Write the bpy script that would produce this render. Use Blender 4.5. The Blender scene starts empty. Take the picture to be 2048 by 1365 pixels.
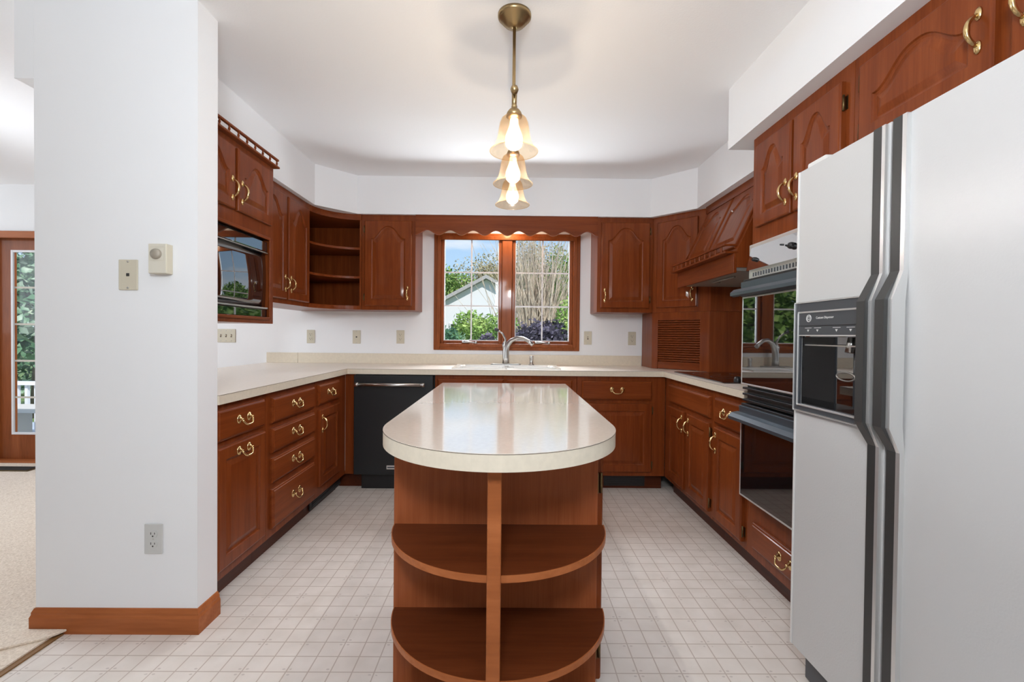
import bpy, bmesh, math, random
from mathutils import Vector, Matrix
random.seed(7)
S = bpy.context.scene
COL = S.collection
PI = math.pi

# ------------------------------------------------------------------ camera
CAM_Z = 1.172
def cam_matrix(yaw, pitch, roll):
    cy, sy, cp, sp = math.cos(yaw), math.sin(yaw), math.cos(pitch), math.sin(pitch)
    f = Vector((-sy*cp, cy*cp, sp)); r = Vector((cy, sy, 0)); u = r.cross(f)
    cr, sr = math.cos(roll), math.sin(roll)
    r2 = cr*r + sr*u; u2 = -sr*r + cr*u
    m = Matrix((r2, u2, -f)).transposed().to_4x4()
    m.translation = (0, 0, CAM_Z)
    return m
cd = bpy.data.cameras.new('camera'); cam = bpy.data.objects.new('camera', cd); COL.objects.link(cam)
cd.sensor_width = 36; cd.lens = 16.0; cd.clip_start = 0.05; cd.clip_end = 500
cam.matrix_world = cam_matrix(-0.0075, -0.0135, 0.00997)
S.camera = cam

# ------------------------------------------------------------------ exposure, sky, sun, daylight, added fill
S.view_settings.view_transform = 'Standard'; S.view_settings.look = 'None'
S.view_settings.exposure = 0.0; S.view_settings.gamma = 1.0; S.view_settings.use_curve_mapping = False
S.cycles.max_bounces = 12; S.cycles.diffuse_bounces = 9; S.cycles.glossy_bounces = 5
S.cycles.transparent_max_bounces = 16; S.cycles.sample_clamp_indirect = 6.0
try: S.cycles.use_denoising = True
except Exception: pass

W = bpy.data.worlds.new('sky'); S.world = W; W.use_nodes = True
wn = W.node_tree.nodes; wl = W.node_tree.links; wn.clear()
wo = wn.new('ShaderNodeOutputWorld'); wb = wn.new('ShaderNodeBackground'); wl.new(wb.outputs[0], wo.inputs[0])
tc = wn.new('ShaderNodeTexCoord'); sx = wn.new('ShaderNodeSeparateXYZ'); wl.new(tc.outputs['Generated'], sx.inputs[0])
rp = wn.new('ShaderNodeValToRGB'); wl.new(sx.outputs[2], rp.inputs[0])
rp.color_ramp.elements[0].position = 0.0; rp.color_ramp.elements[0].color = (.76, .86, .93, 1)
rp.color_ramp.elements[1].position = 0.55; rp.color_ramp.elements[1].color = (.13, .33, .75, 1)
e = rp.color_ramp.elements.new(0.13); e.color = (.46, .68, .92, 1)
nz = wn.new('ShaderNodeTexNoise'); nz.inputs['Scale'].default_value = 4.0; nz.inputs['Detail'].default_value = 6
wmp = wn.new('ShaderNodeMapping'); wmp.inputs['Scale'].default_value = (1, 1, 3.5)
wl.new(tc.outputs['Generated'], wmp.inputs[0]); wl.new(wmp.outputs[0], nz.inputs[0])
cr_ = wn.new('ShaderNodeValToRGB'); wl.new(nz.outputs[0], cr_.inputs[0])
cr_.color_ramp.elements[0].position = .5; cr_.color_ramp.elements[1].position = .72
wm = wn.new('ShaderNodeMix'); wm.data_type = 'RGBA'; wl.new(cr_.outputs[0], wm.inputs[0]); wl.new(rp.outputs[0], wm.inputs[6])
wm.inputs[7].default_value = (.92, .94, .96, 1)
wl.new(wm.outputs[2], wb.inputs[0]); wb.inputs[1].default_value = 1.1

def light(name, kind, loc, energy, color=(1, 1, 1), target=None, size=None, size_y=None, angle=None, radius=None):
    d = bpy.data.lights.new(name, kind); d.energy = energy; d.color = color
    if kind == 'AREA':
        d.shape = 'RECTANGLE'; d.size = size; d.size_y = size_y or size
    if angle is not None: d.angle = angle
    if radius is not None: d.shadow_soft_size = radius
    o = bpy.data.objects.new(name, d); COL.objects.link(o); o.location = loc
    if target is not None:
        o.rotation_euler = (Vector(target) - Vector(loc)).to_track_quat('-Z', 'Y').to_euler()
    return o
light('sun', 'SUN', (5, -10, 20), 4.4, (1, .96, .9), target=(5-6.0, -10+9.0, 20-11.5), angle=.009)
DAY = (.87, .935, 1)
light('dining_window_daylight', 'AREA', (-5.8, 2.9, 1.95), 36, DAY, target=(-1.5, 3.0, .8), size=2.0, size_y=1.7)
light('dining_side_fill', 'AREA', (-3.4, 2.35, 1.78), 18, DAY, target=(-1.5, 3.7, 1.0), size=.9, size_y=.6)  # added fill, no fixture here; brightens the left counter and back wall
light('front_fill', 'AREA', (-.09, -.3, 1.9), 34, DAY, target=(-.09, 2.2, 2.44), size=.32, size_y=.5)  # fill panel added behind the camera, out of view
light('sky_daylight_through_sink_window', 'AREA', (0, 5.2, 3.0), 330, (.92, .96, 1), target=(0, 3.2, .9), size=2.6, size_y=1.2)
light('ceiling_fill_below_sink_sill', 'AREA', (0, 4.62, .62), 160, DAY, target=(0, 2.9, 2.44), size=2.0, size_y=.45)  # panel added outside below the sill, unseen, to lift the kitchen ceiling

# ------------------------------------------------------------------ materials
def new_mat(name):
    m = bpy.data.materials.new(name); m.use_nodes = True
    nt = m.node_tree; b = nt.nodes['Principled BSDF']
    return m, nt, b
def setp(b, **k):
    for n, v in k.items():
        n = {'rough': 'Roughness', 'metal': 'Metallic', 'spec': 'Specular IOR Level', 'coat': 'Coat Weight', 'coatr': 'Coat Roughness',
             'trans': 'Transmission Weight', 'ior': 'IOR', 'alpha': 'Alpha', 'es': 'Emission Strength'}[n]
        b.inputs[n].default_value = v
def plain(name, c, rough=.5, metal=0, bump=0, bscale=200, var=0, **k):
    m, nt, b = new_mat(name); b.inputs['Base Color'].default_value = (*c, 1); setp(b, rough=rough, metal=metal, **k)
    if bump or var:
        t = nt.nodes.new('ShaderNodeTexCoord'); n = nt.nodes.new('ShaderNodeTexNoise'); n.inputs['Scale'].default_value = bscale
        n.inputs['Detail'].default_value = 3
        nt.links.new(t.outputs['Object'], n.inputs[0])
        if bump:
            bp = nt.nodes.new('ShaderNodeBump'); bp.inputs['Strength'].default_value = bump; bp.inputs['Distance'].default_value = .002
            nt.links.new(n.outputs[0], bp.inputs['Height']); nt.links.new(bp.outputs[0], b.inputs['Normal'])
        if var:
            r = nt.nodes.new('ShaderNodeValToRGB'); r.color_ramp.elements[0].color = (*[x*(1-var) for x in c], 1)
            r.color_ramp.elements[1].color = (*[min(1, x*(1+var)) for x in c], 1)
            r.color_ramp.elements[0].position = .3; r.color_ramp.elements[1].position = .7
            nt.links.new(n.outputs[0], r.inputs[0]); nt.links.new(r.outputs[0], b.inputs['Base Color'])
    return m
def wood(name, scale, dark, mid, light_, rough=.32, coat=.2):
    m, nt, b = new_mat(name); N = nt.nodes.new; L = nt.links.new
    t = N('ShaderNodeTexCoord'); oi = N('ShaderNodeObjectInfo')
    mul = N('ShaderNodeVectorMath'); mul.operation = 'SCALE'; mul.inputs[3].default_value = 13.0
    cb = N('ShaderNodeCombineXYZ'); L(oi.outputs['Random'], cb.inputs[0]); L(oi.outputs['Random'], cb.inputs[1]); L(oi.outputs['Random'], cb.inputs[2])
    L(cb.outputs[0], mul.inputs[0])
    ad = N('ShaderNodeVectorMath'); ad.operation = 'ADD'; L(t.outputs['Object'], ad.inputs[0]); L(mul.outputs[0], ad.inputs[1])
    mp = N('ShaderNodeMapping'); mp.inputs['Scale'].default_value = scale; L(ad.outputs[0], mp.inputs[0])
    n1 = N('ShaderNodeTexNoise'); n1.inputs['Scale'].default_value = 1.0; n1.inputs['Detail'].default_value = 5; n1.inputs['Distortion'].default_value = .6
    n2 = N('ShaderNodeTexNoise'); n2.inputs['Scale'].default_value = 6.5; n2.inputs['Detail'].default_value = 3
    L(mp.outputs[0], n1.inputs[0]); L(mp.outputs[0], n2.inputs[0])
    mx = N('ShaderNodeMix'); mx.data_type = 'FLOAT'; mx.inputs[0].default_value = .35; L(n1.outputs[0], mx.inputs[2]); L(n2.outputs[0], mx.inputs[3])
    r = N('ShaderNodeValToRGB'); L(mx.outputs[0], r.inputs[0])
    r.color_ramp.elements[0].position = .32; r.color_ramp.elements[0].color = (*dark, 1)
    r.color_ramp.elements[1].position = .70; r.color_ramp.elements[1].color = (*light_, 1)
    q = r.color_ramp.elements.new(.5); q.color = (*mid, 1)
    L(r.outputs[0], b.inputs['Base Color']); setp(b, rough=rough, coat=coat, coatr=.07, spec=.12)
    return m
WD, WM, WL = (.140, .0275, .0055), (.190, .0405, .0085), (.240, .058, .0140)
M = {}
M['wood_v'] = wood('cherry_wood_upright_grain', (27, 27, 1.2), WD, WM, WL)
M['wood_h'] = wood('cherry_wood_lengthwise_grain', (1.2, 27, 27), WD, WM, WL)
M['wood_lightened'] = wood('lightened_cherry_panel', (40, 40, 1.2), (.25, .064, .021), (.31, .084, .028), (.37, .108, .038), rough=.36, coat=.15)  # island cherry lightened; missing front light is put into the colour
M['wood_shelf'] = wood('shaded_shelf_wood', (1.2, 20, 20), (.085, .019, .006), (.115, .027, .008), (.145, .036, .011), rough=.3, coat=.2)  # island shelf cherry darkened; shade on the tops is in the colour
M['wood_plain'] = wood('plain_cherry_slats', (1.2, 9, 9), (.165, .034, .007), (.180, .038, .008), (.195, .043, .009))
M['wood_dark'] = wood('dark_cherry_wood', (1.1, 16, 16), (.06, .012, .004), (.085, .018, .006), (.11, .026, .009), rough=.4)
M['wood_trim'] = wood('cherry_trim_wood', (1.3, 14, 14), (.30, .088, .026), (.37, .112, .034), (.45, .145, .048), rough=.42, coat=.1)
M['wood_trim_v'] = wood('cherry_trim_wood_upright', (14, 14, 1.3), (.19, .048, .012), (.25, .067, .018), (.31, .09, .027), rough=.38, coat=.15)
M['wall'] = plain('white_wall_paint', (.875, .88, .89), .8, bump=.04, bscale=350, spec=.2)
M['ceiling'] = plain('stippled_white_ceiling', (.90, .905, .915), .95, bump=.22, bscale=130, spec=.1)
M['counter'] = plain('cream_laminate', (.79, .71, .61), .17, var=.03, bscale=90, spec=.6, coat=1.0, coatr=.065)
M['counter_satin'] = plain('cream_laminate_satin', (.83, .75, .66), .38, var=.03, bscale=90, spec=.35, coat=.2, coatr=.15)
M['counter_edge'] = plain('cream_laminate_edge', (.74, .66, .53), .38, var=.04, bscale=60)
M['seam'] = plain('dark_laminate_seam', (.10, .07, .05), .6)
M['brass'] = plain('polished_brass', (.74, .54, .26), .2, 1)
M['antique_brass'] = plain('brushed_antique_brass', (.42, .30, .15), .32, 1, bump=.1, bscale=90)
M['hinge'] = plain('dull_bronze', (.16, .11, .05), .4, 1)
M['steel'] = plain('brushed_nickel', (.56, .55, .53), .28, 1)
M['chrome'] = plain('bright_chrome', (.80, .80, .80), .10, 1)
M['silver'] = plain('pale_silver_trim', (.78, .78, .77), .3, .7)
M['white_plastic'] = plain('white_plastic', (.76, .76, .74), .35)
M['almond'] = plain('almond_plastic', (.62, .57, .45), .4)
M['outlet_white'] = plain('off_white_plastic', (.60, .60, .58), .4)
M['cream'] = plain('cream_plastic', (.70, .66, .56), .4)
M['dial'] = plain('greyish_tan_dial', (.36, .32, .26), .4)
M['mirror'] = plain('mirrored_panel_glass', (.72, .74, .76), .03, 1)
M['slot'] = plain('dark_slot', (.035, .032, .03), .6)
M['black_gloss'] = plain('black_mirror_glass', (.006, .006, .007), .02, ior=2.7)
M['black'] = plain('black_plastic', (.012, .012, .013), .35)
M['black_satin'] = plain('black_satin_steel', (.022, .024, .026), .36, .3, bump=.03, bscale=120)
M['bluegrey'] = plain('slate_grey_metal', (.10, .125, .15), .35, .6)
M['charcoal'] = plain('charcoal_plastic', (.06, .064, .072), .4)
M['grip'] = plain('dark_grey_grip', (.040, .039, .038), .42)
M['sink'] = plain('white_porcelain', (.80, .79, .76), .12, coat=.5)
M['brown_strip'] = plain('brown_edge_strip', (.22, .11, .035), .5)
M['grey_metal'] = plain('grey_hood_liner', (.33, .33, .30), .4, .5)
M['white_ext'] = plain('white_siding_paint', (.78, .78, .80), .6)
M['roof_grey'] = plain('pale_grey_shingles', (.42, .40, .39), .8, var=.2, bscale=30)
M['deck'] = plain('weathered_deck_boards', (.50, .55, .60), .7, var=.1, bscale=12)
M['bench'] = plain('pale_bench_wood', (.62, .58, .50), .7)
M['bark'] = plain('grey_brown_bark', (.16, .12, .09), .9, var=.3, bscale=15)
M['twig'] = plain('pale_tan_twigs', (.60, .49, .38), .8, var=.4, bscale=3)
M['grass'] = plain('green_lawn', (.16, .24, .07), .9, var=.35, bscale=3)
# fridge skin: fine leather-like bump
m, nt, b = new_mat('textured_white_enamel'); b.inputs['Base Color'].default_value = (.60, .597, .592, 1); setp(b, rough=.28, spec=.4)
t = nt.nodes.new('ShaderNodeTexCoord'); v = nt.nodes.new('ShaderNodeTexNoise'); v.inputs['Scale'].default_value = 170; v.inputs['Detail'].default_value = 2
bp = nt.nodes.new('ShaderNodeBump'); bp.inputs['Strength'].default_value = .22; bp.inputs['Distance'].default_value = .0015
nt.links.new(t.outputs['Object'], v.inputs[0]); nt.links.new(v.outputs[0], bp.inputs['Height']); nt.links.new(bp.outputs[0], b.inputs['Normal']); M['fridge'] = m
# leaves: position driven variation
def leaf_mat(name, c0, c1, c2):
    m, nt, b = new_mat(name); t = nt.nodes.new('ShaderNodeTexCoord'); n = nt.nodes.new('ShaderNodeTexNoise'); n.inputs['Scale'].default_value = 2.2; n.inputs['Detail'].default_value = 6
    r = nt.nodes.new('ShaderNodeValToRGB'); nt.links.new(t.outputs['Object'], n.inputs[0]); nt.links.new(n.outputs[0], r.inputs[0]); nt.links.new(r.outputs[0], b.inputs['Base Color'])
    r.color_ramp.elements[0].color = (*c0, 1); r.color_ramp.elements[1].color = (*c2, 1); r.color_ramp.elements[0].position = .33; r.color_ramp.elements[1].position = .68
    q = r.color_ramp.elements.new(.5); q.color = (*c1, 1); setp(b, rough=.6, spec=.3)
    return m
M['leaf'] = leaf_mat('green_leaves', (.07, .15, .03), (.20, .33, .07), (.42, .52, .16))
M['leaf_tan'] = leaf_mat('budding_tan_leaves', (.22, .22, .08), (.42, .36, .20), (.55, .48, .30))
M['leaf_dark'] = leaf_mat('dark_purple_leaves', (.010, .008, .014), (.020, .016, .028), (.075, .065, .09))
M['leaf_blue'] = leaf_mat('cool_green_leaves', (.03, .09, .05), (.10, .22, .11), (.42, .50, .38))
# floor: three inch vinyl squares with clover dots at every other crossing
T = .0762
m, nt, b = new_mat('cream_vinyl_tile'); N = nt.nodes.new; L = nt.links.new
def math_(op, a, c=None, d=None):
    n = N('ShaderNodeMath'); n.operation = op
    for i, x in enumerate((a, c, d)):
        if x is None: continue
        if isinstance(x, (int, float)): n.inputs[i].default_value = x
        else: L(x, n.inputs[i])
    return n.outputs[0]
t = N('ShaderNodeTexCoord'); s = N('ShaderNodeSeparateXYZ'); L(t.outputs['Object'], s.inputs[0])
X0, Y0 = -1.0627, 2.0183          # a line crossing of the printed grid
u = math_('DIVIDE', math_('SUBTRACT', s.outputs[0], X0), T); v = math_('DIVIDE', math_('SUBTRACT', s.outputs[1], Y0), T)
lu = math_('PINGPONG', u, .5); lv = math_('PINGPONG', v, .5)
def band(x, w): return math_('SUBTRACT', 1.0, math_('SMOOTHSTEP', x, 0.0, w)) if False else math_('LESS_THAN', x, w)
line = math_('MAXIMUM', band(lu, .028), band(lv, .028))
pu = math_('PINGPONG', u, 1.0); pv = math_('PINGPONG', v, 1.0)
du = math_('SUBTRACT', pu, .17); dv = math_('SUBTRACT', pv, .17)
dot = math_('LESS_THAN', math_('ADD', math_('MULTIPLY', du, du), math_('MULTIPLY', math_('MULTIPLY', dv, dv), 2.2)), .0052)
n1 = N('ShaderNodeTexNoise'); n1.inputs['Scale'].default_value = 9; n1.inputs['Detail'].default_value = 6; L(t.outputs['Object'], n1.inputs[0])
r = N('ShaderNodeValToRGB'); L(n1.outputs[0], r.inputs[0]); r.color_ramp.elements[0].position = .3; r.color_ramp.elements[1].position = .7
r.color_ramp.elements[0].color = (.70, .635, .575, 1); r.color_ramp.elements[1].color = (.80, .735, .68, 1)
mx = N('ShaderNodeMix'); mx.data_type = 'RGBA'; L(math_('MULTIPLY', line, .78), mx.inputs[0]); L(r.outputs[0], mx.inputs[6]); mx.inputs[7].default_value = (.46, .37, .31, 1)
n2 = N('ShaderNodeTexNoise'); n2.inputs['Scale'].default_value = 14; L(t.outputs['Object'], n2.inputs[0])
dm = math_('MULTIPLY', dot, math_('MULTIPLY', math_('GREATER_THAN', n2.outputs[0], .47), .42))
mx2 = N('ShaderNodeMix'); mx2.data_type = 'RGBA'; L(dm, mx2.inputs[0]); L(mx.outputs[2], mx2.inputs[6]); mx2.inputs[7].default_value = (.36, .29, .26, 1)
L(mx2.outputs[2], b.inputs['Base Color']); setp(b, rough=.42, spec=.4); M['vinyl'] = m
m, nt, b = new_mat('beige_carpet'); t = nt.nodes.new('ShaderNodeTexCoord'); n = nt.nodes.new('ShaderNodeTexNoise'); n.inputs['Scale'].default_value = 130; n.inputs['Detail'].default_value = 4
r = nt.nodes.new('ShaderNodeValToRGB'); r.color_ramp.elements[0].color = (.66, .55, .44, 1); r.color_ramp.elements[1].color = (.90, .79, .67, 1); r.color_ramp.elements[0].position = .3; r.color_ramp.elements[1].position = .7
bp = nt.nodes.new('ShaderNodeBump'); bp.inputs['Strength'].default_value = .8; bp.inputs['Distance'].default_value = .004
nt.links.new(t.outputs['Object'], n.inputs[0]); nt.links.new(n.outputs[0], r.inputs[0]); nt.links.new(r.outputs[0], b.inputs['Base Color'])
nt.links.new(n.outputs[0], bp.inputs['Height']); nt.links.new(bp.outputs[0], b.inputs['Normal']); setp(b, rough=.95, spec=.1); M['carpet'] = m
# window glass: thin pane, mostly clear with a fresnel reflection
m, nt, b = new_mat('clear_window_glass'); nt.nodes.remove(b); out = nt.nodes['Material Output']
tr = nt.nodes.new('ShaderNodeBsdfTransparent'); gl = nt.nodes.new('ShaderNodeBsdfGlossy'); gl.inputs['Roughness'].default_value = 0.0
fr = nt.nodes.new('ShaderNodeFresnel'); fr.inputs[0].default_value = 1.2; ms = nt.nodes.new('ShaderNodeMixShader')
nt.links.new(fr.outputs[0], ms.inputs[0]); nt.links.new(tr.outputs[0], ms.inputs[1]); nt.links.new(gl.outputs[0], ms.inputs[2]); nt.links.new(ms.outputs[0], out.inputs[0]); M['glass'] = m
# pendant shade: amber seeded glass
m, nt, b = new_mat('amber_shade_glass'); nt.nodes.remove(b); out = nt.nodes['Material Output']
tr = nt.nodes.new('ShaderNodeBsdfTransparent'); tr.inputs[0].default_value = (.96, .87, .75, 1)
tl = nt.nodes.new('ShaderNodeBsdfTranslucent'); tl.inputs[0].default_value = (1, .84, .66, 1)
gl = nt.nodes.new('ShaderNodeBsdfGlossy'); gl.inputs['Roughness'].default_value = .08
lw = nt.nodes.new('ShaderNodeLayerWeight'); lw.inputs[0].default_value = .35
mr = nt.nodes.new('ShaderNodeMapRange'); mr.inputs[3].default_value = .012; mr.inputs[4].default_value = .07; nt.links.new(lw.outputs['Facing'], mr.inputs[0])
ms = nt.nodes.new('ShaderNodeMixShader'); ms2 = nt.nodes.new('ShaderNodeMixShader'); ms2.inputs[0].default_value = .06
nt.links.new(mr.outputs[0], ms.inputs[0]); nt.links.new(tr.outputs[0], ms.inputs[1]); nt.links.new(tl.outputs[0], ms.inputs[2])
nt.links.new(ms.outputs[0], ms2.inputs[1]); nt.links.new(gl.outputs[0], ms2.inputs[2]); nt.links.new(ms2.outputs[0], out.inputs[0]); M['shade'] = m
m, nt, b = new_mat('lit_bulb'); b.inputs['Base Color'].default_value = (1, 1, 1, 1); b.inputs['Emission Color'].default_value = (1, .90, .76, 1); setp(b, es=2.6); M['bulb'] = m

# ------------------------------------------------------------------ mesh helpers
class MB:
    def __init__(s): s.bm = bmesh.new()
    def box(s, x0, x1, y0, y1, z0, z1, bev=0, seg=2):
        b2 = bmesh.new()
        vs = [b2.verts.new((x, y, z)) for x in (x0, x1) for y in (y0, y1) for z in (z0, z1)]
        for f in ((0, 1, 3, 2), (4, 6, 7, 5), (0, 4, 5, 1), (2, 3, 7, 6), (0, 2, 6, 4), (1, 5, 7, 3)): b2.faces.new([vs[i] for i in f])
        if bev: bmesh.ops.bevel(b2, geom=b2.edges[:], offset=bev, segments=seg, profile=.5, affect='EDGES')
        s.add(b2); return s
    def add(s, b2, mat=None):
        me = bpy.data.meshes.new('t')
        if mat is not None: bmesh.ops.transform(b2, matrix=mat, verts=b2.verts[:])
        b2.to_mesh(me); s.bm.from_mesh(me); bpy.data.meshes.remove(me); b2.free()
    def prism(s, pts, a0, a1, axis='z', bev=0):
        """polygon pts (u,v) extruded along axis. axis z: (x,y); axis y: (x,z); axis x: (y,z)"""
        b2 = bmesh.new()
        def P(u, v, a): return {'z': (u, v, a), 'y': (u, a, v), 'x': (a, u, v)}[axis]
        lo = [b2.verts.new(P(u, v, a0)) for u, v in pts]; hi = [b2.verts.new(P(u, v, a1)) for u, v in pts]
        n = len(pts)
        b2.faces.new(lo[::-1]); b2.faces.new(hi)
        for i in range(n): b2.faces.new((lo[i], lo[(i+1) % n], hi[(i+1) % n], hi[i]))
        bmesh.ops.recalc_face_normals(b2, faces=b2.faces[:])
        if bev: bmesh.ops.bevel(b2, geom=b2.edges[:], offset=bev, segments=2, profile=.5, affect='EDGES')
        s.add(b2); return s
    def tube(s, pts, r, seg=10, caps=True):
        pts = [Vector(p) for p in pts]; n = len(pts); rs = r if isinstance(r, (list, tuple)) else [r]*n
        b2 = bmesh.new(); rings = []; up = None
        for i, p in enumerate(pts):
            t = (pts[min(i+1, n-1)] - pts[max(i-1, 0)]).normalized()
            if up is None:
                up = Vector((0, 0, 1)) if abs(t.z) < .9 else Vector((1, 0, 0))
            a = t.cross(up).normalized(); up = a.cross(t).normalized()
            rings.append([b2.verts.new(p + rs[i]*(math.cos(2*PI*k/seg)*a + math.sin(2*PI*k/seg)*up)) for k in range(seg)])
        for i in range(n-1):
            for k in range(seg):
                f = b2.faces.new((rings[i][k], rings[i][(k+1) % seg], rings[i+1][(k+1) % seg], rings[i+1][k])); f.smooth = True
        if caps: b2.faces.new(rings[0][::-1]); b2.faces.new(rings[-1])
        bmesh.ops.recalc_face_normals(b2, faces=b2.faces[:]); s.add(b2); return s
    def lathe(s, prof, mat=None, seg=28):
        """profile [(r,z)] about z"""
        b2 = bmesh.new(); rings = []
        for r, z in prof:
            if r < 1e-6: rings.append([b2.verts.new((0, 0, z))])
            else: rings.append([b2.verts.new((r*math.cos(2*PI*k/seg), r*math.sin(2*PI*k/seg), z)) for k in range(seg)])
        for i in range(len(rings)-1):
            A, B = rings[i], rings[i+1]
            for k in range(seg):
                q = [A[k % len(A)], A[(k+1) % len(A)], B[(k+1) % len(B)], B[k % len(B)]]
                u = []
                for w in q:
                    if w not in u: u.append(w)
                if len(u) > 2:
                    f = b2.faces.new(u); f.smooth = True
        bmesh.ops.recalc_face_normals(b2, faces=b2.faces[:]); s.add(b2, mat); return s
    def build(s, name, mat, parent=None, loc=(0, 0, 0), rot=(0, 0, 0)):
        me = bpy.data.meshes.new(name); s.bm.to_mesh(me); s.bm.free(); me.materials.append(mat)
        o = bpy.data.objects.new(name, me); COL.objects.link(o); o.location = loc; o.rotation_euler = rot
        if parent is not None: o.parent = parent
        return o
def tag(o, label=None, cat=None, group=None, kind=None):
    for k, v in (('label', label), ('category', cat), ('group', group), ('kind', kind)):
        if v: o[k] = v
    return o
def root(name, label, cat, loc=(0, 0, 0), rz=0, group=None, kind=None):
    o = bpy.data.objects.new(name, None); COL.objects.link(o); o.location = loc; o.rotation_euler = (0, 0, rz); o.empty_display_size = .1
    return tag(o, label, cat, group, kind)
def struct(name, mb, mat, label=None, parent=None):
    o = mb.build(name, mat, parent)
    return tag(o, label, None, None, 'structure')
AX_Y = Matrix.Rotation(PI/2, 4, 'X')       # turns a z lathe to face -y
def to_y(x, y, z): return Matrix.Translation((x, y, z)) @ AX_Y

# ------------------------------------------------------------------ room shell
WALL_Y, WALL_X = 4.01, 1.795
DX0, DX1, DZ1 = -4.535, -3.53, 2.03        # dining door opening
wb_ = MB()
wx = (-.612, .572, 1.075, 2.06)
wb_.box(-6.1, DX0, WALL_Y, 4.16, -.1, 2.44).box(DX0, DX1, WALL_Y, 4.16, DZ1, 2.44).box(DX1, wx[0], WALL_Y, 4.16, -.1, 2.44)
wb_.box(wx[0], wx[1], WALL_Y, 4.16, -.1, wx[2]).box(wx[0], wx[1], WALL_Y, 4.16, wx[3], 2.44).box(wx[1], 1.945, WALL_Y, 4.16, -.1, 2.44)
struct('wall_back', wb_, M['wall'], 'white wall holding the sink window and the dining door')
struct('wall_right', MB().box(WALL_X, 1.945, -3.5, WALL_Y, -.1, 2.44), M['wall'], 'white wall behind the ovens and refrigerator')
struct('wall_left', MB().box(-6.1, -5.95, -3.5, 0, -.1, 2.44).box(-6.1, -5.95, 3.2, WALL_Y, -.1, 2.44).box(-6.1, -5.95, 0, 3.2, -.1, .7).box(-6.1, -5.95, 0, 3.2, 2.2, 2.44), M['wall'])
struct('wall_rear', MB().box(-6.1, -.9, -3.65, -3.5, -.1, 2.44).box(.7, 1.945, -3.65, -3.5, -.1, 2.44).box(-.9, .7, -3.65, -3.5, -.1, .9).box(-.9, .7, -3.65, -3.5, 2.1, 2.44), M['wall'])
struct('wall_divider', MB().box(-1.823, -1.2, 1.765, 1.885, 0, 2.44), M['wall'], 'short white wall end with thermostat, phone plate and outlet')
struct('ceiling', MB().box(-6.1, 1.945, -3.65, 4.16, 2.44, 2.55), M['ceiling'], 'white stippled ceiling')
struct('floor', MB().box(-1.70, 1.945, -3.65, 4.16, -.1, 0), M['vinyl'], 'cream vinyl floor printed with small squares')
struct('floor_dining', MB().box(-6.1, -1.722, -3.65, 4.16, -.1, .012), M['carpet'], 'beige carpet beyond the short wall')
# carpet tongue that curls against the baseboard
struct('trim_1', MB().box(-1.722, -1.70, -3.5, 1.748, -.01, .006), M['brown_strip'], 'brown strip between the carpet and the vinyl')
SB, SF = 2.134, 3.68
sf = MB()
sf.prism([(-1.897, 1.765), (-1.8235, 1.765), (-1.8235, 1.8855), (-1.465, 1.8855), (-1.465, 3.44), (-1.225, SF), (1.14, SF), (1.405, 3.415), (1.405, 2.343), (1.118, 2.343), (1.118, -.4), (WALL_X, -.4), (WALL_X, WALL_Y), (-1.897, WALL_Y)], SB, 2.44)
struct('soffit', sf, M['wall'], 'white boxed soffit above the wall cabinets')
# baseboards of the short wall: moulded profile, mitred round the corner
def base_profile(): return [(0, 0), (-.014, 0), (-.014, .062), (-.010, .072), (-.010, .080), (-.004, .094), (0, .096)]
bb = MB()
for (p, d) in (((-1.84, -1.186), 'front'),):
    bm2 = bmesh.new()
    prof = base_profile(); path = [(-1.823, 1.765, (-1, -1)), (-1.2, 1.765, (1, -1)), (-1.2, 1.885, (1, 0))]
    rings = []
    for (px, py, dd) in path:
        rings.append([bm2.verts.new((px - dd[0]*q[0], py - dd[1]*q[0], q[1])) for q in prof])
    for i in range(2):
        for k in range(len(prof)):
            k2 = (k+1) % len(prof); bm2.faces.new((rings[i][k], rings[i][k2], rings[i+1][k2], rings[i+1][k]))
    bm2.faces.new(rings[0]); bm2.faces.new(rings[-1][::-1]); bmesh.ops.recalc_face_normals(bm2, faces=bm2.faces[:])
    bb.add(bm2)
struct('baseboard_divider', bb, M['wood_trim'], 'cherry baseboard wrapped round the short wall')

# ------------------------------------------------------------------ kitchen window
win = root('window_1', 'double casement window over the sink with cherry casing', None, (0, WALL_Y, 0), kind='structure')
def frame(x0, x1, z0, z1, w, y0, y1, bev=.004):
    m = MB(); m.box(x0, x0+w, y0, y1, z0, z1, bev).box(x1-w, x1, y0, y1, z0, z1, bev).box(x0+w, x1-w, y0, y1, z0, z0+w, bev).box(x0+w, x1-w, y0, y1, z1-w, z1, bev); return m
cs = frame(-.658, .622, 1.034, 2.052, .052, -.020, 0)
cs.bm.verts.ensure_lookup_table()
cs.build('casing', M['wood_trim_v'], win)
frame(-.630, .594, 1.062, 2.03, .030, -.028, -.018, .003).build('casing_bead', M['wood_trim_v'], win)
frame(-.614, .574, 1.077, 2.058, .012, -.012, .10, .001).build('jamb', M['wood_trim_v'], win)
MB().box(-.064, .026, -.012, .05, 1.09, 2.05, .005).build('mullion', M['wood_trim_v'], win)
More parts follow.
